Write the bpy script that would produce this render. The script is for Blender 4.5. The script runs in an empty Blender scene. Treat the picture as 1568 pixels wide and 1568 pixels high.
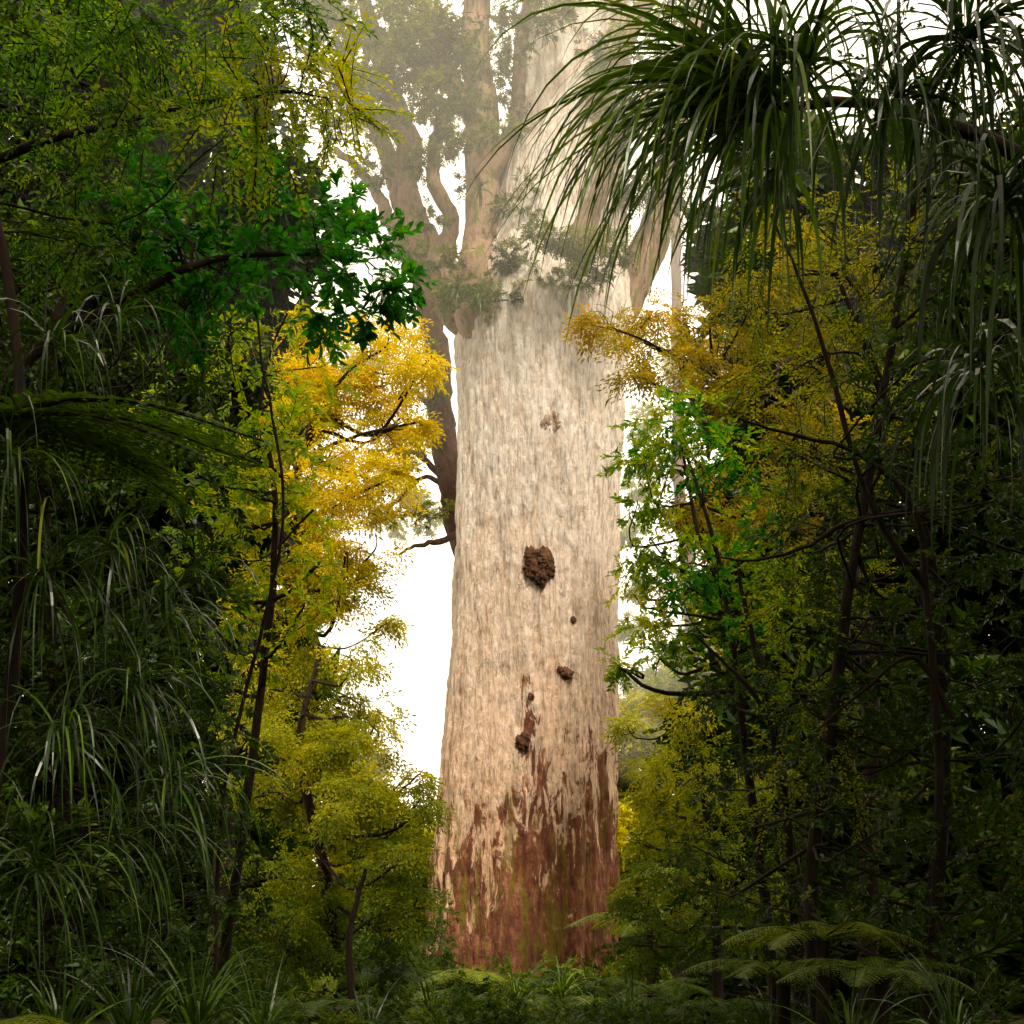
import bpy, math, random
import numpy as np
from mathutils import Vector, noise
rng=np.random.default_rng(7); random.seed(7)
sc=bpy.context.scene
CAMY=-40.0; CAMZ=2.0
# survey helper: bearing (px), elevation (py) on a 1568 grid and distance in metres -> world position
def at(px,py,d):
    return np.array([(px/1568-.5)*.665*d, CAMY+d, CAMZ+((1-py/1568)-.125)*.665*d])
def m_per(d): return .665*d/1568

# ---------------------------------------------------------------- mesh accumulator
class Acc:
    def __init__(s): s.v=[];s.f=[];s.m=[];s.r=[];s.t=[];s.n=0
    def add(s,v,f,m,r,t):
        v=np.asarray(v,dtype=np.float32); f=np.asarray(f,dtype=np.int32)
        k=len(f)
        s.v.append(v); s.f.append(f+s.n); s.n+=len(v)
        s.m.append(np.broadcast_to(np.asarray(m,dtype=np.int32),(k,)))
        s.r.append(np.broadcast_to(np.asarray(r,dtype=np.float32),(k,)))
        s.t.append(np.broadcast_to(np.asarray(t,dtype=np.float32),(k,)))
    def build(s,name,mats,parent=None,smooth=False):
        v=np.concatenate(s.v);f=np.concatenate(s.f);k=len(f)
        me=bpy.data.meshes.new(name)
        me.vertices.add(len(v)); me.vertices.foreach_set('co',v.ravel())
        me.loops.add(k*4); me.loops.foreach_set('vertex_index',f.ravel())
        me.polygons.add(k); me.polygons.foreach_set('loop_start',np.arange(k,dtype=np.int32)*4)
        try: me.polygons.foreach_set('loop_total',np.full(k,4,dtype=np.int32))
        except Exception: pass
        for mt in mats: me.materials.append(mt)
        me.polygons.foreach_set('material_index',np.concatenate(s.m))
        sm=np.concatenate(s.m)>0
        if smooth: sm[:]=True
        me.polygons.foreach_set('use_smooth',sm)
        a=me.attributes.new('rnd','FLOAT','FACE'); a.data.foreach_set('value',np.concatenate(s.r))
        a=me.attributes.new('tint','FLOAT','FACE'); a.data.foreach_set('value',np.concatenate(s.t))
        me.update(calc_edges=True)
        ob=bpy.data.objects.new(name,me); sc.collection.objects.link(ob)
        if parent: ob.parent=parent
        return ob

def norm(a): return a/(np.linalg.norm(a,axis=-1,keepdims=True)+1e-9)
def interp(pts,rad,n):
    pts=np.array(pts,float); rad=np.array(rad,float)
    P=np.vstack([2*pts[0]-pts[1],pts,2*pts[-1]-pts[-2]])
    seg=len(pts)-1; out=[];ro=[]
    for i in range(seg):
        p0,p1,p2,p3=P[i:i+4]
        for t in np.linspace(0,1,n,endpoint=False):
            out.append(.5*((2*p1)+(-p0+p2)*t+(2*p0-5*p1+4*p2-p3)*t*t+(-p0+3*p1-3*p2+p3)*t**3))
            ro.append(rad[i]*(1-t)+rad[i+1]*t)
    out.append(pts[-1]);ro.append(rad[-1])
    return np.array(out),np.array(ro)
def tube(acc,pts,rad,ns=8,n=5,rough=.12,mat=1,tint=.5,wob=0):
    c,r=interp(pts,rad,n)
    if wob:
        w=np.cumsum(rng.normal(0,wob,c.shape),0); w-=np.linspace(0,1,len(c))[:,None]*w[-1]; c=c+w*.5
    T=norm(np.gradient(c,axis=0)); ref=np.array([0.3,1,0.1]); 
    B=norm(np.cross(T,ref)); N=np.cross(B,T)
    a=np.linspace(0,2*math.pi,ns,endpoint=False)
    k=len(c)
    rr=r[:,None]*(1+rough*rng.uniform(-1,1,(k,ns)))
    v=c[:,None,:]+rr[...,None]*(np.cos(a)[None,:,None]*B[:,None,:]+np.sin(a)[None,:,None]*N[:,None,:])
    idx=np.arange(k*ns).reshape(k,ns); nx=np.roll(idx,-1,1)
    f=np.stack([idx[:-1],nx[:-1],nx[1:],idx[1:]],-1).reshape(-1,4)
    acc.add(v.reshape(-1,3),f,mat,rng.uniform(0,1,len(f)),tint)

# ---------------------------------------------------------------- leaf templates (x forward, z up)
def leaf(o,d,up,L,Wd,six=False,curl=.15):
    d=norm(d); s=norm(np.cross(up,d)); u=np.cross(d,s)
    o=np.array(o)
    if not six:
        v=[o,o+d*L*.45+s*Wd/2+u*L*.06,o+d*L-u*L*curl,o+d*L*.45-s*Wd/2+u*L*.06]
        return v,[[0,1,2,3]]
    v=[o,o+d*L*.3+s*Wd*.42+u*L*.06,o+d*L*.7+s*Wd*.44+u*L*.03,o+d*L-u*L*curl,
       o+d*L*.7-s*Wd*.44+u*L*.03,o+d*L*.3-s*Wd*.42+u*L*.06]
    return v,[[0,1,2,3],[0,3,4,5]]
def spray(kind,n,Ls,L,Wd,six=False):
    V=[];F=[];M=[];R=[];k=0
    def put(v,f,m,r):
        nonlocal k
        V.extend(v);F.extend([[i+k for i in q] for q in f]);k+=len(v);M.extend([m]*len(f));R.extend([r]*len(f))
    up=np.array([0,0,1.])
    if kind=='alt':
        for i in range(n):
            t=(i+.5)/n; o=np.array([Ls*t,0,-.15*Ls*t*t]); sg=1 if i%2 else -1
            a=random.uniform(.5,1.1)*sg
            d=np.array([math.cos(a),math.sin(a),random.uniform(-.35,.45)])
            u=norm(up+rng.normal(0,.35,3))
            v,f=leaf(o,d,u,L*random.uniform(.7,1.15),Wd,six); put(v,f,0,random.random())
        w=Ls*.012
        put([np.array([0,w,0]),np.array([Ls*.5,w,-.04*Ls]),np.array([Ls*.5,-w,-.04*Ls]),np.array([0,-w,0])],[[0,1,2,3]],1,.5)
        put([np.array([Ls*.5,w,-.04*Ls]),np.array([Ls,0,-.15*Ls]),np.array([Ls,0.001,-.15*Ls]),np.array([Ls*.5,-w,-.04*Ls])],[[0,1,2,3]],1,.5)
    elif kind=='tuft':
        for i in range(n):
            a=i*2.4; e=random.uniform(-.1,1.1)
            d=np.array([math.sin(e)+.1,math.cos(a)*math.cos(e),math.sin(a)*math.cos(e)])
            d=norm(d+np.array([.45,0,0]))
            u=norm(np.array([1,0,.6])+rng.normal(0,.2,3))
            v,f=leaf(np.array([Ls*random.uniform(.4,1),0,0]),d,u,L*random.uniform(.75,1.1),Wd,six); put(v,f,0,random.random())
        w=Ls*.015
        put([np.array([0,w,0]),np.array([Ls,w,0]),np.array([Ls,-w,0]),np.array([0,-w,0])],[[0,1,2,3]],1,.5)
    elif kind=='feather':   # drooping flattened fan of small scale leaves
        nb=5
        for b in range(nb):
            a=(b/(nb-1)-.5)*1.5
            bd=np.array([math.cos(a),math.sin(a),-.12])
            LL=Ls*(1-.25*abs(a))
            for i in range(n//nb):
                t=(i+.8)/(n//nb); sg=1 if i%2 else -1
                o=bd*LL*t+np.array([0,0,-.25*Ls*t*t])
                an=a+sg*random.uniform(.4,.8)
                d=np.array([math.cos(an),math.sin(an),random.uniform(-.5,.3)])
                v,f=leaf(o,d,norm(up+rng.normal(0,.4,3)),L*random.uniform(.7,1.1),Wd); put(v,f,0,random.random())
    return np.array(V),np.array(F),np.array(M),np.array(R)
def stamp(acc,temps,pos,fwd,scale,tint,upj=.35):
    pos=np.asarray(pos);n=len(pos); fwd=norm(np.asarray(fwd))
    which=rng.integers(0,len(temps),n)
    up=norm(np.array([0,0,1.])+rng.normal(0,upj,(n,3)))
    Y=norm(np.cross(up,fwd)); Z=np.cross(fwd,Y)
    scale=np.broadcast_to(scale,(n,)); tint=np.broadcast_to(tint,(n,))
    for w,(V,F,M,R) in enumerate(temps):
        s=np.where(which==w)[0]
        if not len(s): continue
        Rm=np.stack([fwd[s],Y[s],Z[s]],1)
        v=np.einsum('vk,nkj->nvj',V,Rm)*scale[s][:,None,None]+pos[s][:,None,:]
        k=len(V)
        f=(F[None]+(np.arange(len(s))*k)[:,None,None]).reshape(-1,4)
        rr=np.clip(np.tile(R,len(s))*.7+np.repeat(rng.uniform(0,.3,len(s)),len(R)),0,1)
        acc.add(v.reshape(-1,3),f,np.tile(M,len(s)),rr,np.repeat(tint[s],len(R)))

def blob(acc,temps,c,r,nspr,tint,scale=1.,droop=.25,depth=1.0,tv=.12,sub=7):
    """foliage clump = several sub-clumps of sprays"""
    c=np.asarray(c);
    subs=norm(rng.normal(0,1,(sub,3)))*rng.uniform(.35,.95,(sub,1))*r
    subs[:,1]*=depth; subs[:,2]*=.85
    for s in subs:
        k=max(3,int(nspr/sub*random.uniform(.6,1.4)))
        off=norm(rng.normal(0,1,(k,3)))*(rng.uniform(0.1,1,(k,1))**.5)*r*random.uniform(.28,.5)
        off[:,2]*=.6
        p=c+s+off
        f=norm(s/r*.7+off/r*1.6+rng.normal(0,.4,(k,3))); f[:,2]-=droop
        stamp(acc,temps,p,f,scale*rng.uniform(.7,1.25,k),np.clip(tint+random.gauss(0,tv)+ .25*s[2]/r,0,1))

# ---------------------------------------------------------------- materials
def mat_new(name):
    m=bpy.data.materials.new(name); m.use_nodes=True; nt=m.node_tree; nt.nodes.clear(); return m,nt
def N(nt,t,**k):
    n=nt.nodes.new(t)
    for a,b in k.items(): setattr(n,a,b)
    return n
def ramp(nt,src,stops,interp='LINEAR'):
    r=nt.nodes.new('ShaderNodeValToRGB'); r.color_ramp.interpolation=interp
    e=r.color_ramp.elements
    while len(e)<len(stops): e.new(.5)
    for el,(p,c) in zip(e,stops):
        el.position=p; el.color=(c[0],c[1],c[2],1) if hasattr(c,'__len__') else (c,c,c,1)
    nt.links.new(src,r.inputs[0]); return r
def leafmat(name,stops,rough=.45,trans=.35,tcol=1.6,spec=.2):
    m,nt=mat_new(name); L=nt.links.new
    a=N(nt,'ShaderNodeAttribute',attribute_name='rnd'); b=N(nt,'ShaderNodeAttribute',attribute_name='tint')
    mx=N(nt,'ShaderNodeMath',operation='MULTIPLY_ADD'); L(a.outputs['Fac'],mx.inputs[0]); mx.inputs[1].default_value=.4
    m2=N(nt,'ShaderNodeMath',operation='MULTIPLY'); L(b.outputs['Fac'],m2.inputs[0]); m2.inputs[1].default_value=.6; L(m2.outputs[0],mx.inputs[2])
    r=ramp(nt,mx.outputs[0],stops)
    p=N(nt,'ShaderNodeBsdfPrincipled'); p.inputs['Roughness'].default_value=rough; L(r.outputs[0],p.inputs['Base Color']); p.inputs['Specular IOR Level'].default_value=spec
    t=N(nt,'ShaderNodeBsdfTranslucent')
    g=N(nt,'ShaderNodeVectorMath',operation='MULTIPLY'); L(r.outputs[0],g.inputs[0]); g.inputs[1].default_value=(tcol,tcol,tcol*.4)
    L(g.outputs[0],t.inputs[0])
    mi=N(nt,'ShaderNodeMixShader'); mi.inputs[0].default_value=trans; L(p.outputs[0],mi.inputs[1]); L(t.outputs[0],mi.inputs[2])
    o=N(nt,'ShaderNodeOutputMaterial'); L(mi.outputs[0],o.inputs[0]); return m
def barkmat(name,c1,c2,scale=3,moss=None):
    m,nt=mat_new(name); L=nt.links.new
    tc=N(nt,'ShaderNodeTexCoord'); mp=N(nt,'ShaderNodeMapping'); mp.inputs['Scale'].default_value=(scale,scale,scale*.35); L(tc.outputs['Object'],mp.inputs[0])
    n=N(nt,'ShaderNodeTexNoise'); n.inputs['Scale'].default_value=2; n.inputs['Detail'].default_value=8; n.inputs['Roughness'].default_value=.7; L(mp.outputs[0],n.inputs[0])
    st=[(.35,c1),(.65,c2)]
    if moss: st=[(.36,c1),(.5,c2),(.58,moss)]
    r=ramp(nt,n.outputs[0],st)
    p=N(nt,'ShaderNodeBsdfPrincipled'); p.inputs['Roughness'].default_value=.85; L(r.outputs[0],p.inputs['Base Color']); p.inputs['Specular IOR Level'].default_value=.2
    b=N(nt,'ShaderNodeBump'); b.inputs['Strength'].default_value=.6; b.inputs['Distance'].default_value=.05; L(n.outputs[0],b.inputs['Height']); L(b.outputs[0],p.inputs['Normal'])
    o=N(nt,'ShaderNodeOutputMaterial'); L(p.outputs[0],o.inputs[0]); return m
gold=leafmat('gold_leaves',[(.1,(.09,.11,.002)),(.35,(.30,.28,.002)),(.6,(.60,.45,.003)),(.9,(.72,.52,.004))],.5,.42,1.4)
olive=leafmat('olive_leaves',[(.1,(.025,.05,.002)),(.4,(.11,.16,.003)),(.62,(.30,.30,.004)),(.9,(.56,.46,.005))],.5,.4)
green=leafmat('green_leaves',[(.1,(.008,.045,.002)),(.4,(.015,.13,.003)),(.65,(.05,.28,.004)),(.92,(.34,.44,.005))],.4,.38)
lime=leafmat('lime_leaves',[(.1,(.014,.05,.002)),(.35,(.06,.17,.003)),(.6,(.24,.36,.003)),(.9,(.62,.52,.005))],.45,.4)
rust=leafmat('rust_leaves',[(.1,(.04,.045,.003)),(.4,(.14,.13,.003)),(.65,(.32,.23,.004)),(.9,(.54,.33,.006))],.5,.4)
dark=leafmat('dark_leaves',[(.1,(.007,.015,.002)),(.45,(.017,.042,.002)),(.75,(.05,.09,.003)),(.95,(.16,.14,.005))],.4,.3)  # shade of the near and side foliage is put into this leaf colour
crownm=leafmat('kauri_leaves',[(.1,(.015,.025,.002)),(.4,(.05,.075,.003)),(.7,(.16,.19,.005)),(.95,(.36,.34,.01))],.5,.35)
strapm=leafmat('strap_leaves',[(.1,(.010,.022,.002)),(.5,(.03,.07,.003)),(.8,(.11,.21,.005)),(.97,(.26,.28,.02))],.3,.3,spec=.5)
fernm=leafmat('fern_leaves',[(.1,(.012,.035,.002)),(.5,(.05,.09,.003)),(.9,(.19,.22,.005))],.5,.35)
haze=leafmat('haze_pale_leaves',[(.1,(.18,.2,.05)),(.9,(.45,.45,.13))],.6,.4)  # pale distance haze painted into the leaf colour of the far trees
twig=barkmat('twig_bark',(.010,.006,.003),(.04,.024,.014),6)
limb=barkmat('kauri_limb_bark',(.09,.042,.02),(.34,.22,.14),2,(.15,.13,.03))
brown=barkmat('brown_bark',(.03,.012,.006),(.15,.07,.035),5)
darkb=barkmat('dark_bark',(.008,.004,.003),(.03,.016,.009),4)
knotm=barkmat('pale_knot_bark',(.15,.085,.05),(.42,.30,.20),5)

def kauri_bark():
    m,nt=mat_new('kauri_bark'); L=nt.links.new
    tc=N(nt,'ShaderNodeTexCoord')
    def mp(s,rot=(0,0,0)):
        q=N(nt,'ShaderNodeMapping'); q.inputs['Scale'].default_value=s; q.inputs['Rotation'].default_value=rot; L(tc.outputs['Object'],q.inputs[0]); return q.outputs[0]
    def nz(v,sc_,det=6,ro=.6,dist=0):
        n=N(nt,'ShaderNodeTexNoise'); n.inputs['Scale'].default_value=sc_; n.inputs['Detail'].default_value=det; n.inputs['Roughness'].default_value=ro; n.inputs['Distortion'].default_value=dist; L(v,n.inputs[0]); return n.outputs[0]
    def mix(f,a,b,bt='MIX'):
        q=N(nt,'ShaderNodeMix',data_type='RGBA',blend_type=bt)
        if isinstance(f,float): q.inputs[0].default_value=f
        else: L(f,q.inputs[0])
        for s_,i in ((a,6),(b,7)):
            if isinstance(s_,tuple): q.inputs[i].default_value=(*s_,1)
            else: L(s_,q.inputs[i])
        return q.outputs[2]
    def math_(op,a,b,c=0.):
        q=N(nt,'ShaderNodeMath',operation=op)
        for i,s_ in enumerate((a,b,c)):
            if isinstance(s_,(int,float)): q.inputs[i].default_value=s_
            else: L(s_,q.inputs[i])
        return q.outputs[0]
    def mr(src,a,b,c_,d):
        q=N(nt,'ShaderNodeMapRange'); L(src,q.inputs[0])
        for i,v in enumerate((a,b,c_,d)): q.inputs[i+1].default_value=v
        return q.outputs[0]
    big=nz(mp((1,1,.35)),.8,4)
    streak=nz(mp((3.2,3.2,.7),(0,.15,0)),1.3,6,.7,.9)
    dash=nz(mp((6,6,2.0),(0,-.2,0)),1.2,5,.75,.3)
    grain=nz(mp((13,13,1.1),(0,.12,0)),1.1,5,.7,.25)
    fine=nz(mp((1,1,.6)),10,5,.75)
    base=ramp(nt,big,[(.3,(.78,.63,.48)),(.5,(.88,.77,.64)),(.7,(.90,.83,.74))]).outputs[0]
    st=ramp(nt,streak,[(.36,(.54,.38,.26)),(.45,(.82,.70,.57)),(.6,(.92,.87,.80))]).outputs[0]
    c=mix(.55,base,st)
    dk=ramp(nt,dash,[(.38,1),(.45,0)]).outputs[0]
    c=mix(math_('MULTIPLY',dk,.5),c,(.42,.27,.17))
    wh=ramp(nt,dash,[(.55,0),(.64,1)]).outputs[0]
    c=mix(math_('MULTIPLY',wh,.75),c,(.94,.91,.86))
    gr=ramp(nt,grain,[(.36,.60),(.47,1.0),(.64,1.06)]).outputs[0]
    c=mix(1.0,c,gr,'MULTIPLY')
    fr=ramp(nt,fine,[(.36,.8),(.56,1.03)]).outputs[0]
    c=mix(1.0,c,fr,'MULTIPLY')
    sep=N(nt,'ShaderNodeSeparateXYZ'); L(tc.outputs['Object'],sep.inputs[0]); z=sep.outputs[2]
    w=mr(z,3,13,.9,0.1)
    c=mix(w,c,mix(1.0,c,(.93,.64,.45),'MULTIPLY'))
    fing=nz(mp((2.6,2.6,.7),(0,.15,0)),1.2,9,.72,.7)
    fing2=nz(mp((.8,.8,.25)),.9,3,.5)
    f3=math_('ADD',math_('MULTIPLY',fing,.66),math_('MULTIPLY',fing2,.34))
    thr=math_('MULTIPLY_ADD',z,.036,.365)
    thr=math_('SUBTRACT',thr,math_('MULTIPLY',sep.outputs[0],.008))
    mk=mr(math_('SUBTRACT',f3,thr),-.006,.02,0.,.95)
    rb=ramp(nt,nz(mp((3,3,1)),1.6,7,.75),[(.34,(.055,.012,.005)),(.52,(.19,.05,.018)),(.66,(.42,.19,.10))]).outputs[0]
    c=mix(mk,c,rb)
    mo=nz(mp((2.6,2.6,.35)),1.1,8,.72)
    mo1=ramp(nt,mo,[(.52,0),(.57,1)]).outputs[0]
    c=mix(math_('MULTIPLY',mo1,mr(z,2.5,6.,.8,0.)),c,(.17,.13,.008))
    p=N(nt,'ShaderNodeBsdfPrincipled'); p.inputs['Roughness'].default_value=.85; L(c,p.inputs['Base Color']); p.inputs['Specular IOR Level'].default_value=.25
    h=math_('ADD',math_('ADD',math_('MULTIPLY',streak,1.6),dash),math_('ADD',math_('MULTIPLY',fine,.8),grain))
    b=N(nt,'ShaderNodeBump'); b.inputs['Strength'].default_value=.8; b.inputs['Distance'].default_value=.11; L(h,b.inputs['Height']); L(b.outputs[0],p.inputs['Normal'])
    o=N(nt,'ShaderNodeOutputMaterial'); L(p.outputs[0],o.inputs[0]); return m
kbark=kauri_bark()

def empty(name):
    e=bpy.data.objects.new(name,None); sc.collection.objects.link(e); return e

# ---------------------------------------------------------------- ground
def ground():
    n=160; g=np.linspace(-1,1,n); g=np.sign(g)*np.abs(g)**2.2*500
    X,Y=np.meshgrid(g,g,indexing='ij')
    Z=np.zeros_like(X)
    for i in range(n):
        for j in range(n):
            Z[i,j]=noise.noise((X[i,j]*.15,Y[i,j]*.15,0))*.35-.15
    idx=np.arange(n*n).reshape(n,n)
    f=np.stack([idx[:-1,:-1],idx[1:,:-1],idx[1:,1:],idx[:-1,1:]],-1).reshape(-1,4)
    a=Acc(); a.add(np.stack([X,Y,Z],-1).reshape(-1,3),f,0,.5,.5)
    m,nt=mat_new('forest_floor'); L=nt.links.new
    tc=N(nt,'ShaderNodeTexCoord')
    n1=N(nt,'ShaderNodeTexNoise'); n1.inputs['Scale'].default_value=3; n1.inputs['Detail'].default_value=10; L(tc.outputs['Object'],n1.inputs[0])
    r=ramp(nt,n1.outputs[0],[(.35,(.015,.012,.005)),(.52,(.035,.028,.01)),(.6,(.025,.045,.006))])
    p=N(nt,'ShaderNodeBsdfPrincipled'); p.inputs['Roughness'].default_value=.95; L(r.outputs[0],p.inputs['Base Color']); p.inputs['Specular IOR Level'].default_value=.1
    b=N(nt,'ShaderNodeBump'); b.inputs['Distance'].default_value=.1; L(n1.outputs[0],b.inputs['Height']); L(b.outputs[0],p.inputs['Normal'])
    o=N(nt,'ShaderNodeOutputMaterial'); L(p.outputs[0],o.inputs[0])
    a.build('ground',[m],smooth=True)
ground()

# ---------------------------------------------------------------- KAURI
kauri=empty('kauri_tree')
prof=[(-.6,.30,2.62),(0,.32,2.46),(1,.34,2.40),(3.2,.40,2.33),(6.6,.57,2.17),(10,.64,2.10),(13.4,.75,2.08),(15.2,.78,2.16),(16.4,.80,2.28),(17.4,.92,2.22),(18.3,1.08,1.95),(19.5,1.3,1.65),(22,1.5,1.5),(26,1.75,1.3),(31,2.2,.9)]
pz=np.array(prof)
def trunk():
    na,nh=360,760
    zs=np.linspace(-.6,31,nh); cx=np.interp(zs,pz[:,0],pz[:,1]); rr=np.interp(zs,pz[:,0],pz[:,2])
    k=np.ones(25)/25
    rp=np.pad(rr,12,mode='edge'); rr=np.convolve(rp,k,'valid'); cp=np.pad(cx,12,mode='edge'); cx=np.convolve(cp,k,'valid')
    an=np.linspace(0,2*math.pi,na,endpoint=False)
    V=np.zeros((nh,na,3),np.float32)
    for i,z in enumerate(zs):
        for j,a in enumerate(an):
            ca,sa=math.cos(a),math.sin(a)
            d=.10*noise.noise((ca*1.6,sa*1.6,z*.10))+.065*noise.noise((ca*6+z*.12,sa*6,z*.4))+.05*abs(noise.noise((ca*14+z*.25,sa*14,z*.8)))+.02*noise.noise((ca*34,sa*34,z*3.5))
            foot=max(0,1-z/4.5)
            d+=foot*.2*noise.noise((ca*4,sa*4,z*.2+5))
            r=rr[i]*(1+d*.9)
            V[i,j]=(cx[i]+r*ca, r*sa, z)
    idx=np.arange(nh*na).reshape(nh,na); nx=np.roll(idx,-1,1)
    f=np.stack([idx[:-1],nx[:-1],nx[1:],idx[1:]],-1).reshape(-1,4)
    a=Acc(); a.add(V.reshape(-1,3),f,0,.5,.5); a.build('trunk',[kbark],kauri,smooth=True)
trunk()
ka=Acc()
def KT(pts,rough=.10,ns=16,n=9,wob=.02,mat=0):
    tube(ka,[p[:3] for p in pts],[p[3] for p in pts],ns=ns,n=n,rough=rough,mat=mat,wob=wob)
KT([(.3,.2,14.5,.8),(0,-.3,16.0,.95),(-.45,-.75,17.0,.9),(-.7,-.7,18,.66),(-.68,-.6,19.2,.47),(-.66,-.5,22,.42),(-.85,-.4,24,.36),(-.7,-.2,27,.3),(-.3,0,31,.15)],rough=.08,wob=.05)
KT([(.5,.4,15.0,.7),(-.2,.2,16.3,.9),(-1.1,0,17.4,.72),(-2.1,-.1,18.5,.46),(-2.75,0,20.0,.38),(-2.6,0,21.4,.33),(-3.1,.2,22.6,.28),(-3.7,.3,24.2,.22),(-4.1,.3,27,.12)],rough=.09,wob=.06)
KT([(-2.7,0,20.0,.3),(-3.2,-.2,20.9,.24),(-3.5,-.3,22,.2),(-4.5,-.4,23.2,.15),(-5.6,-.2,24,.07)],wob=.06)
KT([(-2.4,-.2,18.8,.25),(-3.1,-.3,19.4,.18),(-3.5,-.2,20.3,.14),(-4.6,.2,21.5,.08)],wob=.06)
KT([(-.7,-.5,21.5,.3),(-1.4,-.4,22.6,.25),(-2.0,-.3,24.3,.2),(-2.9,-.2,26,.12)],wob=.06)
KT([(-.7,-.5,20.2,.25),(.1,-.7,21.8,.2),(.3,-.8,24,.16),(.9,-.8,26,.1)],wob=.06)
KT([(-1.9,0,18.2,.3),(-1.75,-.2,19.6,.2),(-2.1,-.3,21,.17),(-1.6,-.3,22.8,.14),(-2.3,-.3,25,.12)],wob=.08)
KT([(1.2,-1.2,17.0,.5),(1.7,-2.2,18.3,.3),(2.4,-2.6,19.8,.2),(3.4,-2.8,21.5,.12)],wob=.05)
KT([(1.9,.3,16.0,.8),(2.8,.3,17.7,.6),(3.8,.4,19.8,.42),(4.2,.4,22,.3),(4.8,.5,25,.2)],rough=.07,wob=.05)
KT([(1.7,-.8,21,.5),(2.4,-1.5,22.5,.3),(3.4,-2,24.2,.2)])
ka.build('limbs',[limb],kauri,smooth=True)
def burl(kb,px,py,rp,sz=1.3,bury=.25,hi=.3,fl=.6):
    z=at(px,py,38)[2]; x=(px/1568-.5)*.665*37.9
    cxx=np.interp(z,pz[:,0],pz[:,1]); r=np.interp(z,pz[:,0],pz[:,2])*1.02
    R=rp*m_per(38)
    yy=-math.sqrt(max(.01,r*r-(x-cxx)**2))+R*bury
    nu,nv=28,22; V=np.zeros((nv,nu,3))
    for i in range(nv):
        for j in range(nu):
            th=math.pi*(i+.02)/(nv-.96); ph=2*math.pi*j/nu
            d=np.array([math.sin(th)*math.cos(ph),math.sin(th)*math.sin(ph),math.cos(th)])
            k=1+.4*noise.noise(Vector(d*1.5+np.array([px,py,0])*.1))+hi*noise.noise(Vector(d*3.5+px))
            V[i,j]=np.array([x,yy,z])+d*np.array([R,R*fl,R*sz])*k
    idx=np.arange(nu*nv).reshape(nv,nu); nx=np.roll(idx,-1,1)
    f=np.stack([idx[:-1],nx[:-1],nx[1:],idx[1:]],-1).reshape(-1,4)
    kb.add(V.reshape(-1,3),f,0,.5,.5)
kb=Acc()
burl(kb,826,864,22,1.25,.3,.3)
for k in range(26):
    a_=random.uniform(0,6.28); q=random.uniform(.3,1)
    burl(kb,826+18*q*math.cos(a_),864+30*q*math.sin(a_),random.uniform(4,9),random.uniform(.8,1.9),random.uniform(-.6,.5),.5,1.)
for b in [(867,1032,10,.9,.1,.4),(858,1026,5,.9,0,.4),(800,1138,10,1.2,.1,.4),(804,1130,6,1.2,-.3,.4),(748,1118,6,1.8,.1,.3),(813,1068,5,1,.1,.3),(878,948,4,1.3,.1,.3)]: burl(kb,*b)
kb.build('burls',[brown],kauri,smooth=True)
kb=Acc(); burl(kb,843,650,17,1.1,.35,.4)
for k in range(12):
    a_=random.uniform(0,6.28); burl(kb,843+12*math.cos(a_),650+12*math.sin(a_),random.uniform(4,7),1.2,.2,.5,1.)
kb.build('healed_knot',[knotm],kauri,smooth=True)
# crown
T_crown=[spray('tuft',14,.25,.17,.05) for _ in range(4)]+[spray('alt',14,.45,.14,.045) for _ in range(3)]
kc=Acc()
crown=[(540,30,60),(590,40,60),(640,60,70),(700,30,80),(745,100,55),(690,130,60),(630,130,45),(570,110,45),(520,100,50),(530,190,35),(560,260,25),(790,60,50),(830,10,50),(680,215,35),
(735,270,28),(800,310,40),(850,350,44),(800,425,34),(880,430,34),(935,390,45),(900,270,46),(960,200,60),(960,60,60),(1010,300,60),(700,440,22),(640,250,22),(760,200,30),(820,180,36),(870,90,50),(920,450,30),
(600,-60,80),(700,-80,90),(820,-80,90),(930,-70,90),(500,-60,90),(1040,-60,90),(1040,150,60),(620,370,22),(650,400,16),(850,445,24),(770,390,22),(640,0,60),(560,150,30),(720,170,30),(600,200,22),(660,330,14),(690,395,14),(730,440,20),(600,100,50),(660,160,40),(690,460,14),(745,465,14),(780,450,20)]
for (x,y,r) in crown:
    d=random.uniform(36.2,40.5) if r>26 else 38.0
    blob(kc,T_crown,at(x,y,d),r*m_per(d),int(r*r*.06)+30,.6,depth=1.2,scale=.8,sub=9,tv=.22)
kc.build('crown_foliage',[crownm,twig],kauri)

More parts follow.
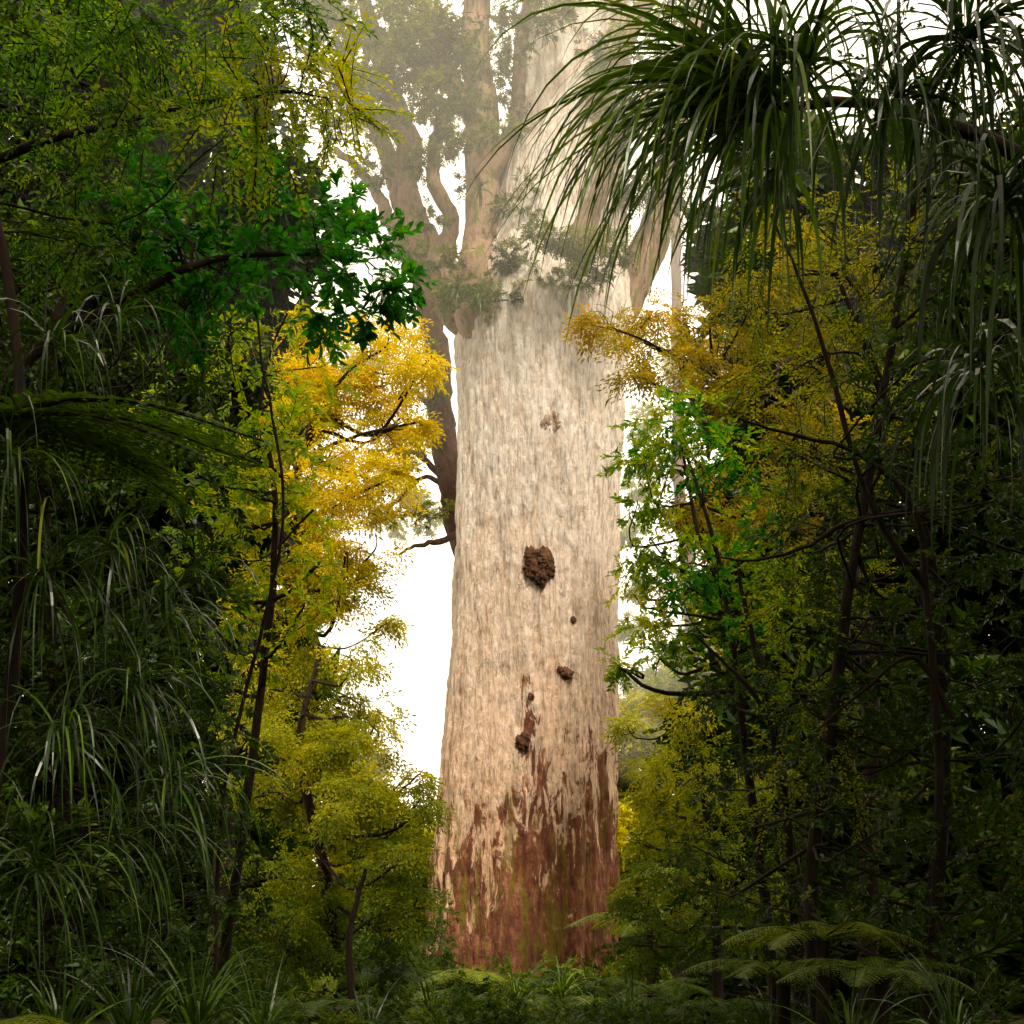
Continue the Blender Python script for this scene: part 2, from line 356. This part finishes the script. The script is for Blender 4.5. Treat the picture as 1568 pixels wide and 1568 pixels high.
# ---------------------------------------------------------------- straps and ferns
def straps(acc,base,n,L,w,spread,gdir=(0,0,1),gw=.5,tint=.5,sag=1.,seg=9,tv=.2):
    base=np.asarray(base,float)
    d=norm(rng.normal(0,1,(n,3))*spread+np.array(gdir)*gw)
    Ls=L*rng.uniform(.6,1.15,n); ws=w*rng.uniform(.7,1.2,n)
    sg=sag*rng.uniform(.5,1.5,n)
    P=base+rng.normal(0,.03*L,(n,3))
    D=[];dd=d.copy()
    for s in range(seg-1):
        D.append(dd); dd=dd.copy(); dd[:,2]-=sg*.26*(1+s*.25); dd=norm(dd)
    c=np.concatenate([P[:,None],P[:,None]+np.cumsum(np.stack(D,1),1)*(Ls/(seg-1))[:,None,None]],1)
    t=np.linspace(0,1,seg)
    T=norm(np.gradient(c,axis=1))
    S=norm(np.cross(T,np.array([0,0,1.])+rng.normal(0,.35,(n,1,3))))
    prof=(np.minimum(1,.55+t*2.5)*(1-t**2.2)+.03)
    h=S*(ws[:,None]*prof[None])[...,None]*.5
    V=np.stack([c-h,c+h],2)
    idx=np.arange(n*seg*2).reshape(n,seg,2)
    f=np.stack([idx[:,:-1,0],idx[:,:-1,1],idx[:,1:,1],idx[:,1:,0]],-1).reshape(-1,4)
    acc.add(V.reshape(-1,3),f,0,np.repeat(rng.uniform(0,1,n),seg-1),np.repeat(np.clip(tint+rng.normal(0,tv,n),0,1),seg-1))
def frond(acc,base,dirn,L,tint=.5,sag=.35,np_=34,wid=.24):
    base=np.asarray(base,float); dirn=norm(np.array(dirn,float))
    t=np.linspace(.08,1,np_); c=base+dirn*(L*t)[:,None]; c[:,2]-=L*sag*t**2
    T=norm(np.gradient(c,axis=0)); S=norm(np.cross(T,[0,0,1])); U=np.cross(S,T)
    tube(acc,[c[0],c[np_//2],c[-1]],[L*.008,L*.006,L*.002],ns=4,n=4,rough=0)
    for i in range(np_):
        ln=L*wid*(math.sin(math.pi*min(1,t[i]*.85+.12))**.8)
        for sg in (-1,1):
            d=norm(S[i]*sg+T[i]*.45-U[i]*.15+rng.normal(0,.04,3))
            m=7
            b1=norm(np.cross(d,U[i]))
            for q in range(m):
                aa=q/m; o=c[i]+d*ln*aa; o=o-np.array([0,0,1])*ln*.2*aa*aa
                pl=L/np_*.62*(1-aa*.75)
                acc.add([o-d*pl*.1,o+b1*pl+d*pl*.3,o+d*ln/m*1.02,o-b1*pl+d*pl*.3],[[0,1,2,3]],0,random.random(),tint)

# ---------------------------------------------------------------- generic trees
def tree(name,leafm,temps,blobs,trunkpts,dens,tint,scale=1.,droop=.25,dj=1.5,barkm=None,depth=1.2,tintf=None,branches=True,brad=.02):
    a=Acc()
    tp,tr=(interp([p[:3] for p in trunkpts],[p[3] for p in trunkpts],6))
    tube(a,[p[:3] for p in trunkpts],[p[3] for p in trunkpts],ns=9,n=8,wob=.015)
    for bl in blobs:
        x,y,r,d=bl[:4]; d=d+random.uniform(-dj,dj)
        c=at(x,y,d); R=r*m_per(d)
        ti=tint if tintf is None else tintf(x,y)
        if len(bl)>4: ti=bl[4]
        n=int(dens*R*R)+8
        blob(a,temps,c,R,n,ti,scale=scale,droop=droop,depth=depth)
        if branches:
            D=np.linalg.norm(tp-c,axis=1)+np.maximum(0,tp[:,2]-c[2])*2
            i=int(np.argmin(D)); p0=tp[i]; mid=(p0+c)/2+rng.normal(0,.12,3)*np.linalg.norm(c-p0)-np.array([0,0,.08])*np.linalg.norm(c-p0)
            rb=min(tr[i]*.6,brad*(1+np.linalg.norm(c-p0)*.35))
            tube(a,[p0,mid,c,c+rng.normal(0,.5,3)*R],[rb,rb*.7,rb*.45,rb*.15],ns=6,n=5,wob=.02)
            for _ in range(3):
                e=c+norm(rng.normal(0,1,3))*R*.9
                tube(a,[(mid+c)/2,(mid+c+2*e)/4+rng.normal(0,.05,3),e],[rb*.4,rb*.25,rb*.08],ns=4,n=4,wob=.01)
    return a.build(name,[leafm,barkm or twig])

def grid(x0,x1,y0,y1,step,r,d,jit=.35):
    o=[]; y=y0
    while y<y1:
        x=x0
        while x<x1:
            o.append((x+random.uniform(-1,1)*step*jit,y+random.uniform(-1,1)*step*jit,r*random.uniform(.75,1.25),d)); x+=step
        y+=step
    return o
T_gold=[spray('feather',30,.36,.10,.034) for _ in range(5)]
T_small=[spray('alt',12,.34,.12,.05) for _ in range(4)]+[spray('tuft',9,.2,.12,.05) for _ in range(3)]
T_near=[spray('tuft',9,.14,.105,.042,True) for _ in range(4)]+[spray('alt',9,.26,.095,.04,True) for _ in range(4)]
T_fine=[spray('alt',16,.3,.05,.02) for _ in range(5)]
T_big=[spray('tuft',10,.5,.5,.2) for _ in range(3)]+[spray('alt',12,.9,.4,.18) for _ in range(3)]

b=[(590,530,62,23),(545,590,75,23),(628,560,40,23),(560,680,75,23),(612,640,42,23),(520,770,80,23),(575,745,52,23),(500,860,80,23),(565,850,38,23),(470,620,80,24),(440,760,90,24),(440,900,90,24),(500,520,60,24),(620,500,28,23),(520,920,45,22),(600,590,50,22.5),(545,730,55,22.5),(530,850,55,22.5),(480,700,70,22.5),(650,555,18,23),(640,650,16,23)]
tree('golden_tanekaha_tree',gold,T_gold,b,[(*at(330,1500,24),.16),(*at(360,1100,24),.14),(*at(420,850,24),.11),(*at(480,650,24),.07),(*at(560,540,23.5),.03)],165,.6,depth=1.3,scale=.85,
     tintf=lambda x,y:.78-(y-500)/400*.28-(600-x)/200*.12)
b=[(500,990,75,22),(540,1010,36,22),(470,1090,90,22),(550,1080,52,22),(580,1130,48,22),(500,1190,85,22),(580,1220,52,22),(560,1310,75,22),(625,1300,36,22),(480,1340,85,22),(600,1390,55,22),(400,1060,90,22),(400,1200,90,22),(395,1340,90,22),(655,1225,20,21),(540,1420,70,22,.3),(430,1440,80,22,.2),(635,1190,22,21),(520,1090,60,21.5),(540,1250,60,21.5),(615,1250,34,21.5),(635,1380,30,22,.35),(600,950,12,22)]
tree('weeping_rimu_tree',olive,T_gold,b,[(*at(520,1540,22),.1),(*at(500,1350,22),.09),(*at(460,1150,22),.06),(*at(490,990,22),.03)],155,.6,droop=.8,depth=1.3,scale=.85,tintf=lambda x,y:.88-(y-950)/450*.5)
b=[(420,600,60,15),(470,660,40,15),(450,720,55,15),(380,800,65,15),(400,700,60,15),(460,800,40,15),(350,620,65,15),(340,720,70,15),(330,880,60,15),(420,860,45,15),(390,930,50,15),(480,500,45,15),(410,500,60,15),(320,960,60,15),(350,520,60,15),(430,660,50,14.5),(400,760,50,14.5),(300,800,60,15),(280,700,60,15),(500,560,36,15),(260,600,60,15),(400,1010,50,15),(330,1060,55,15),(490,860,36,15),(470,930,40,15)]
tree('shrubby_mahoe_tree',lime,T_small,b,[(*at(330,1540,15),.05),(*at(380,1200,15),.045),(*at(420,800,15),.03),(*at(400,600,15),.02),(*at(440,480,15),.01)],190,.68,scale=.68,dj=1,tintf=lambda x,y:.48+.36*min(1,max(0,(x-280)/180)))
b=[(572,350,36,11),(530,320,40,11),(590,445,30,11),(540,410,42,11),(480,340,55,11),(440,420,60,11),(500,470,36,11),(420,330,60,11),(350,300,75,11),(340,400,70,11),(565,480,20,11),(270,360,75,11),(300,470,70,11),(230,290,70,11)]
tree('broadleaf_tree',green,T_near,b,[(*at(-190,1500,11),.12),(*at(-140,900,11),.1),(*at(0,600,11),.05),(*at(260,430,11),.03),(*at(420,390,11),.02),(*at(560,400,11),.01)],210,.48,scale=.95,dj=.7,brad=.01)
b=[(455,120,55,10.5,.95),(500,130,42,10.5,.95),(500,200,38,10.5,.9),(420,200,60,10.5,.85),(380,110,65,10.5,.8),(430,40,50,10.5,.6),(340,210,65,10.5,.7),(300,120,70,10.5,.6),(250,40,80,10.5,.45),(350,20,70,10.5,.45),(220,180,80,10.5,.5),(130,120,80,10.5,.4),(120,250,80,10.5,.4),(40,180,80,10.5,.2),(60,40,90,10.5,.2),(160,20,80,10.5,.2),(470,10,36,10.5,.2),(440,-30,60,10.5,.2),(60,330,90,10.5,.2),(160,380,80,10.5,.3),(535,165,20,10.5,.9)]
tree('yellowing_beech_tree',lime,T_fine,b,[(*at(-350,1500,10.5),.14),(*at(-260,800,10.5),.09),(*at(-60,300,10.5),.04),(*at(200,180,10.5),.02),(*at(400,140,10.5),.013),(*at(500,150,10.5),.007)],380,.72,scale=1.15,dj=.7,brad=.006)
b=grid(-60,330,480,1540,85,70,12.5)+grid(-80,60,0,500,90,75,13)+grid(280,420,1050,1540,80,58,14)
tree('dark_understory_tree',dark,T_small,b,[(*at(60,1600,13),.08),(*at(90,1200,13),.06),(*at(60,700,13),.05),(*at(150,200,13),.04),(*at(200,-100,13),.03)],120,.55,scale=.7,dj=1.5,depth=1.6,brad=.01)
# ---- right
b=[(905,490,26,19),(945,500,40,19),(990,540,38,19),(1040,560,50,19),(1100,560,60,19),(1060,500,45,19),(1160,600,75,19),(1130,470,60,19),(1200,500,75,19),(1230,640,80,19),(1290,560,80,19),(1000,480,24,19),(975,575,20,19),(1060,760,60,18,.8),(1110,790,55,18,.75),(1230,780,80,19),(1180,720,70,19),(1300,700,80,19),(1180,400,70,19),(1270,420,80,19)]
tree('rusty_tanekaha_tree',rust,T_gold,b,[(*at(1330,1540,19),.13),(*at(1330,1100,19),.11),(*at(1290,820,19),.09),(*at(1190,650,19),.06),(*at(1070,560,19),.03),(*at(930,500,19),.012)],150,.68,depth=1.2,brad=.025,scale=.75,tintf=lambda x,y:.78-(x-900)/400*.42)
b=[(1000,640,36,17),(1050,640,50,17),(985,700,34,17),(1030,700,48,17),(1100,690,50,17),(995,830,34,17),(1050,860,50,17),(975,890,26,17,.95),(1000,930,36,17,.85),(1110,880,60,17),(1050,970,55,17),(1010,1010,34,17),(1140,960,65,17),(1100,1040,50,17),(1190,880,70,17),(1200,1010,70,17),(960,705,20,17),(1240,940,80,17),(975,770,22,17),(950,1018,10,17),(1030,900,45,16.5),(1080,930,50,16.5),(1000,760,34,17.5),(985,850,26,17.5),(990,960,30,17.5),(1130,830,50,16),(1160,900,50,16)]
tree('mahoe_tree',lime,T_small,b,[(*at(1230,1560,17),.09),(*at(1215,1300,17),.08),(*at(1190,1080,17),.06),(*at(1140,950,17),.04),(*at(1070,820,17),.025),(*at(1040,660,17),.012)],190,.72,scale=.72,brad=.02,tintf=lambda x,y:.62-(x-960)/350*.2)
b=[(1020,650,40,16.5),(1070,640,40,16.5),(1000,690,30,16.5),(1070,720,40,16.5),(1180,800,50,16),(1090,870,40,16),(1060,900,30,16),(1120,960,40,16),(1120,700,40,16)]
tree('karamu_tree',green,T_small,b,[(*at(1190,1560,16.5),.06),(*at(1150,1200,16.5),.05),(*at(1110,900,16.5),.03),(*at(1040,650,16.5),.012)],190,.62,scale=.7,brad=.015)
b=[(1040,1085,48,21,.9),(1000,1180,42,21,.75),(980,1290,38,21,.5),(1060,1160,60,21,.65),(1080,1250,60,21,.5),(1010,1240,45,21,.6),(1150,1180,70,21,.45),(1050,1330,60,21,.4),(985,1370,40,21,.35),(1130,1330,70,21,.3),(1060,1420,70,21,.25),(980,1450,45,21,.25),(1180,1420,80,21,.2),(960,1110,20,22,.7)]
tree('young_rimu_tree',olive,T_gold,b,[(*at(1100,1540,21),.08),(*at(1090,1300,21),.06),(*at(1050,1080,21),.02)],155,.5,droop=.6,depth=1.2,scale=.85)
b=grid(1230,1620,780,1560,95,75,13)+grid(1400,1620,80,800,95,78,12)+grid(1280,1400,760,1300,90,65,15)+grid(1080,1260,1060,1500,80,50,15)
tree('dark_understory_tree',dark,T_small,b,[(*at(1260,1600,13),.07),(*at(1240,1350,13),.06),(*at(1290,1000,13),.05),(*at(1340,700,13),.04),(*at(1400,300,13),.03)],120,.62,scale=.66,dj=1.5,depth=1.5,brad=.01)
b=grid(1180,1420,330,760,85,58,14)+grid(1200,1330,780,1250,90,50,14)
tree('ochre_shrub_tree',olive,T_fine,b,[(*at(1420,1600,14),.09),(*at(1440,1000,14),.06),(*at(1360,650,14),.04),(*at(1280,420,14),.02)],190,.5,scale=1.1,dj=1.2,brad=.01)
ba=Acc()
def br(pts,d,r0,r1,wob=.01):
    P=[at(x,y,d) for x,y in pts]; tube(ba,P,np.linspace(r0,r1,len(P)),ns=7,n=6,wob=wob,rough=.15)
br([(1420,1600),(1440,1200),(1420,900),(1400,780),(1320,700),(1230,670),(1130,640)],12,.04,.01)
br([(1420,900),(1330,770),(1270,560),(1220,420),(1180,330)],12,.03,.008)
br([(1190,1180),(1170,1090),(1100,1010),(1060,970)],14,.03,.01)
br([(1225,1560),(1215,1400),(1200,1180),(1150,960),(1130,860)],14.5,.06,.015)
br([(1400,780),(1310,800),(1230,840),(1150,860),(1090,850)],12,.025,.006)
br([(1460,1100),(1400,1010),(1320,1060),(1250,1120)],12,.025,.008)
br([(1320,700),(1380,600),(1450,560)],12,.02,.006)
ba.build('bare_sapling',[twig,twig])
ba=Acc()
br([(330,1540),(340,1250),(400,980),(440,800),(420,640),(400,520),(390,300),(430,100)],13,.02,.006)
br([(540,1560),(535,1440),(560,1330)],16,.05,.02)
br([(480,780),(430,830),(390,860),(350,850)],13,.01,.004)
ba.build('bare_sapling',[twig,twig])

def strap_plant(name,heads,stem,mat=strapm):
    a=Acc()
    for h in heads: straps(a,*h[0],**h[1])
    if stem: tube(a,[s[:3] for s in stem],[s[3] for s in stem],ns=9,n=7,wob=.01)
    return a.build(name,[mat,darkb])
H=[]
for (x,y,d,n,L,gd,sg,ti,gw) in [(1170,165,7.2,110,1.5,(-.9,-.1,.42),.55,.85,1.5),(1180,150,7.2,110,1.2,(-.6,-.1,.3),.75,.75,.8),(1130,190,7.4,50,1.1,(-.9,-.1,.3),.7,.85,1.),(1230,110,7,70,.9,(-.1,-.2,.4),.9,.45,.8),(1370,150,7,60,.8,(0,-.2,.3),1.,.25,.8),(1200,260,7.6,40,.8,(-.3,0,-.1),.8,.5,.8),(1480,60,6.8,80,.9,(0,0,.2),1.,.1,.8),(1150,-60,7,40,.8,(-.3,0,.1),.9,.3,.8),(1540,300,6.6,70,1.0,(-.1,0,.2),1.,.1,.8),(1500,560,7.4,50,.9,(-.1,0,.3),1.1,.1,.8)]:
    H.append(((at(x,y,d),n,L,.024,.5),dict(gdir=gd,gw=gw,tint=ti,sag=sg,seg=11)))
strap_plant('cabbage_tree',H,[(*at(1780,1700,8),.1),(*at(1760,900,8),.08),(*at(1640,330,7.8),.045),(*at(1400,170,7.4),.028),(*at(1180,160,7.2),.02)])
H=[]
for (x,y,d,n,L,gd,g) in [(80,520,8,36,.7,(.3,-.2,.3),1),(180,480,8.4,30,.55,(.4,-.2,.2),1),(60,880,7.5,50,.85,(.3,-.2,.3),1.2),(170,830,7.8,46,.7,(.4,-.3,.3),1.1),(200,1050,7.6,54,.8,(.5,-.2,.4),1.1),(100,1120,7.4,50,.85,(.3,-.2,.3),1.1),(260,1190,7.8,44,.75,(.6,-.2,.4),1.),(60,1330,7.2,50,.85,(.3,-.3,.4),1.1),(250,930,8,40,.7,(.7,-.2,.4),1.0),(20,700,7.6,40,.85,(.3,-.2,.3),1.1),(190,1280,7.6,36,.8,(.4,-.3,.2),1.2)]:
    H.append(((at(x,y,d),n,L,.014,.55),dict(gdir=gd,gw=.6,tint=.25,sag=g,tv=.32)))
strap_plant('kiekie_vine',H,[(*at(-80,1650,8.6),.05),(*at(-30,1300,8.6),.04),(*at(30,900,8.6),.035),(*at(20,500,8.6),.03),(*at(-60,100,8.6),.02)])
H=[]
for (x,y,d,n,L) in [(300,1590,9,80,.85),(400,1600,10,60,.7),(200,1600,8.6,60,.8),(560,1600,15,50,.9),(90,1620,8,50,.7)]:
    H.append(((at(x,y,d),n,L,.018,.45),dict(gdir=(0,0,1),gw=.9,tint=.45,sag=.5)))
strap_plant('astelia_clump',H,None)
H=[]
for (x,y,d,n,L) in [(1300,1640,10,60,.8),(1460,1620,9,60,.8),(1180,1620,13,50,.8)]:
    H.append(((at(x,y,d),n,L,.018,.45),dict(gdir=(0,0,1),gw=.9,tint=.3,sag=.5)))
strap_plant('astelia_clump',H,None)
H=[]
for (x,y,n) in [(700,445,60),(735,455,50),(690,225,30),(735,290,30)]:
    H.append(((at(x,y,37.6),n,.5,.04,.7),dict(gdir=(0,-.3,.8),gw=.5,tint=.8,sag=.6)))
strap_plant('perching_lily',H,None)
def fern(name,c,n,L,tint=.5,el=.35,az=None,stem=None,sag=.5):
    a=Acc()
    for i in range(n):
        an=2*math.pi*i/n+random.uniform(-.2,.2) if az is None else random.uniform(*az)
        frond(a,c,(math.cos(an),math.sin(an),el+random.uniform(-.1,.2)),L*random.uniform(.8,1.1),tint,sag)
    if stem is not None: tube(a,stem,[L*.06]*len(stem),ns=9,n=6)
    return a.build(name,[fernm,twig])
c=at(-100,660,8); fern('tree_fern',c,7,1.8,.25,.3,(-.6,1.2),[c-np.array([0,0,4.5]),c],.4)
c=at(0,1600,6.5); fern('ground_fern',c,9,.75,.9,.5)
for (x,y,d,n,L,t) in [(720,1505,30,12,1.6,.95),(800,1545,27,12,1.4,.5),(640,1535,28,9,1.4,.5),(1000,1420,28,10,2.0,.8),(1000,1520,25,9,1.4,.4),(900,1545,26,9,1.3,.6),(560,1500,22,9,1.2,.4),(1260,1440,12,9,.9,.9),(1200,1500,13,9,1.,.7),(1350,1500,11,9,.9,.6),(1040,1345,27,9,1.6,.8),(880,1585,20,9,1.2,.35),(700,1595,19,9,1.2,.5),(480,1550,16,9,1.,.4),(1080,1550,18,9,1.2,.3)]:
    c=at(x,y,d); fern('ground_fern',c,n,L,t,.55, stem=[np.array([c[0],c[1],-.3]),c])

a=Acc()
for x in range(560,1120,30):
    for d in (30,33,36):
        blob(a,T_small,at(x+random.uniform(-14,14),1516+random.uniform(-20,26),d),.55*random.uniform(.7,1.4),60,random.uniform(.0,.85),scale=.85)
for x in list(range(570,672,24))+list(range(955,1100,30)):
    for y in (1420,1460,1500):
        blob(a,T_small,at(x,y+random.uniform(-12,12),random.uniform(34,38)),.7,70,random.uniform(.1,.7),scale=.85)
for x in range(380,620,28):
    for y in (1450,1490,1530):
        blob(a,T_small,at(x,y+random.uniform(-12,12),random.uniform(22,26)),.55,70,random.uniform(.0,.6),scale=.75)
for x in range(380,1250,40):
    for d,yy in ((14,1600),(18,1580),(23,1565)):
        blob(a,T_small,at(x+random.uniform(-20,20),yy+random.uniform(-20,30),d),.42*random.uniform(.7,1.5),60,random.uniform(0,.6),scale=.6)
a.build('understory_shrubs',[fernm,twig])
H=[]
for (x,y,d) in [(790,1540,24),(660,1560,22),(860,1530,26),(960,1560,22)]:
    H.append(((at(x,y,d),50,1.,.03,.5),dict(gdir=(0,0,1),gw=.8,tint=.8,sag=.7)))
strap_plant('gahnia_grass',H,None)

# gnarled tree leaning behind the kauri
a=Acc()
P=[at(800,1480,46),at(780,1150,46),at(740,920,46),at(708,820,46),at(694,740,45),at(678,640,45),at(672,540,45),at(650,440,45),at(610,360,45)]
tube(a,P,[.5,.5,.45,.38,.38,.38,.36,.3,.2],ns=12,n=8,wob=.03,rough=.15)
for pts in ([(690,740),(650,700),(610,690),(560,700)],[(672,640),(640,600),(600,610)],[(700,820),(650,832),(610,850)],[(690,760),(660,730),(620,740)],[(668,540),(640,480),(600,450)],[(650,700),(620,660),(600,640)],[(640,735),(610,770),(590,790)]):
    tube(a,[at(x,y,45) for x,y in pts],np.linspace(.11,.03,len(pts)),ns=7,n=6,wob=.05)
for x,y,r in [(600,700,26),(560,740,30),(645,780,16),(610,790,24),(600,440,30),(620,360,25),(625,720,16),(660,600,16),(650,540,20),(640,690,14),(665,660,12),(680,780,9)]:
    blob(a,T_crown,at(x,y,44.5),r*m_per(45),int(r*1.8),.7,scale=.9)
a.build('leaning_rata_tree',[crownm,brown])

# background forest
a=Acc()
def bgblob(x,y,r,d,t,k=1.,temps=T_big,s=1.):
    blob(a,temps,at(x,y,d),r*m_per(d),int(90*k),t,scale=s,sub=9,depth=1.)
for x in range(380,1240,34):
    topy=1300-max(0,(640-x))*1.2 if x<700 else (1300 if x<900 else 1100-(x-950)*.9)
    y=topy
    while y<1540:
        bgblob(x+random.uniform(-12,12),y+random.uniform(-12,12),34,random.uniform(52,66),random.uniform(.3,.9)-(.3 if y>1400 else 0),s=.8,k=.8); y+=42
a.build('distant_forest',[olive,twig])
a=Acc()
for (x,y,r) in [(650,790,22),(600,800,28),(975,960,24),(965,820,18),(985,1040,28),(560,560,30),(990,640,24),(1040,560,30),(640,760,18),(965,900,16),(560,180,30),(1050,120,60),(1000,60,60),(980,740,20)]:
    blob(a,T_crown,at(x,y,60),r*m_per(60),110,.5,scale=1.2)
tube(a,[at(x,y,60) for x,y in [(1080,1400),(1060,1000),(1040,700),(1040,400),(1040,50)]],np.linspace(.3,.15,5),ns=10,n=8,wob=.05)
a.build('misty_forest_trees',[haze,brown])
a=Acc()
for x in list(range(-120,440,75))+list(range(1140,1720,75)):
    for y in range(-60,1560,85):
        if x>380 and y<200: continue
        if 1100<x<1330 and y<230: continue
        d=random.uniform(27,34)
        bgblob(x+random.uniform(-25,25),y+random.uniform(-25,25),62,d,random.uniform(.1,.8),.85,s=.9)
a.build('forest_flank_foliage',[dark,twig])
# unseen forest added around and above the viewpoint to shade the near foliage
a=Acc(); n=3600
p=np.stack([rng.uniform(-26,26,n),rng.uniform(-62,-31,n),rng.uniform(14,20,n)],1)
stamp(a,T_big,p,rng.normal(0,1,(n,3)),1.4,rng.uniform(0,.6,n))
n=2400
th=rng.uniform(math.pi*.98,math.pi*2.02,n); R=rng.uniform(10,16,n)
p=np.stack([np.cos(th)*R,-42+np.sin(th)*R*.9,rng.uniform(-.2,16,n)],1)
stamp(a,T_big,p,rng.normal(0,1,(n,3)),1.3,rng.uniform(0,.6,n))
for sx in (-1,1):
    n=1600; d=rng.uniform(3,20,n)
    p=np.stack([sx*(.3325*d+2.3+rng.uniform(0,5,n)),CAMY+d,rng.uniform(0,16,n)],1)
    stamp(a,T_big,p,rng.normal(0,1,(n,3)),1.3,rng.uniform(0,.6,n))
for i in range(10):
    x=random.uniform(-18,18); y=random.uniform(-58,-46)
    tube(a,[(x,y,-.3),(x+.3,y,8),(x,y+.4,17)],[.4,.32,.2],ns=10,n=6)
a.build('added_shade_canopy',[dark,twig])

# ---------------------------------------------------------------- mist
def mist(name,x0,x1,y0,y1,z0,z1,dens):
    v=[(x,y,z) for z in (z0,z1) for x,y in ((x0,y0),(x1,y0),(x1,y1),(x0,y1))]
    f=[(3,2,1,0),(4,5,6,7),(0,1,5,4),(1,2,6,5),(2,3,7,6),(3,0,4,7)]
    me=bpy.data.meshes.new(name); me.from_pydata(v,[],f); ob=bpy.data.objects.new(name,me); sc.collection.objects.link(ob)
    m,nt=mat_new(name+'_volume'); s=N(nt,'ShaderNodeVolumeScatter'); s.inputs['Color'].default_value=(1,.95,.84,1); s.inputs['Density'].default_value=dens; s.inputs['Anisotropy'].default_value=-.1
    o=N(nt,'ShaderNodeOutputMaterial'); nt.links.new(s.outputs[0],o.inputs['Volume']); me.materials.append(m)
mist('mist',-9,11,-13,-3.9,11.5,16,.010)
mist('mist',-9,11,-13,-3.9,16.01,29,.022)
mist('mist',-14,16,3.2,30,6,32,.016)

# ---------------------------------------------------------------- light
w=bpy.data.worlds.new("World"); sc.world=w; w.use_nodes=True; nt=w.node_tree; nt.nodes.clear()
el,az=math.radians(48),math.radians(162)
sky=N(nt,'ShaderNodeTexSky'); sky.sky_type='NISHITA'; sky.sun_disc=False; sky.sun_elevation=el; sky.sun_rotation=az; sky.dust_density=4; sky.air_density=1
mx=N(nt,'ShaderNodeMix',data_type='RGBA'); mx.inputs[0].default_value=.9; nt.links.new(sky.outputs[0],mx.inputs[6]); mx.inputs[7].default_value=(19,16.6,12.6,1)
bg=N(nt,'ShaderNodeBackground'); bg.inputs[1].default_value=.15; nt.links.new(mx.outputs[2],bg.inputs[0])
o=N(nt,'ShaderNodeOutputWorld'); nt.links.new(bg.outputs[0],o.inputs[0])
S=bpy.data.lights.new('sun','SUN'); S.energy=5; S.angle=math.radians(8); S.color=(1,.9,.74)
so=bpy.data.objects.new('sun',S); sc.collection.objects.link(so)
dv=Vector((math.sin(az)*math.cos(el),math.cos(az)*math.cos(el),math.sin(el)))
so.rotation_euler=dv.to_track_quat('Z','Y').to_euler()
sc.view_settings.view_transform='Standard'; sc.view_settings.look='None'; sc.view_settings.exposure=0
cam=bpy.data.cameras.new('camera'); co=bpy.data.objects.new('camera',cam); sc.collection.objects.link(co)
co.location=(0,CAMY,CAMZ); co.rotation_euler=(math.pi/2,0,0)
cam.sensor_width=36; cam.lens=36/.665; cam.shift_y=.375; cam.clip_end=2000; cam.clip_start=.05
sc.camera=co
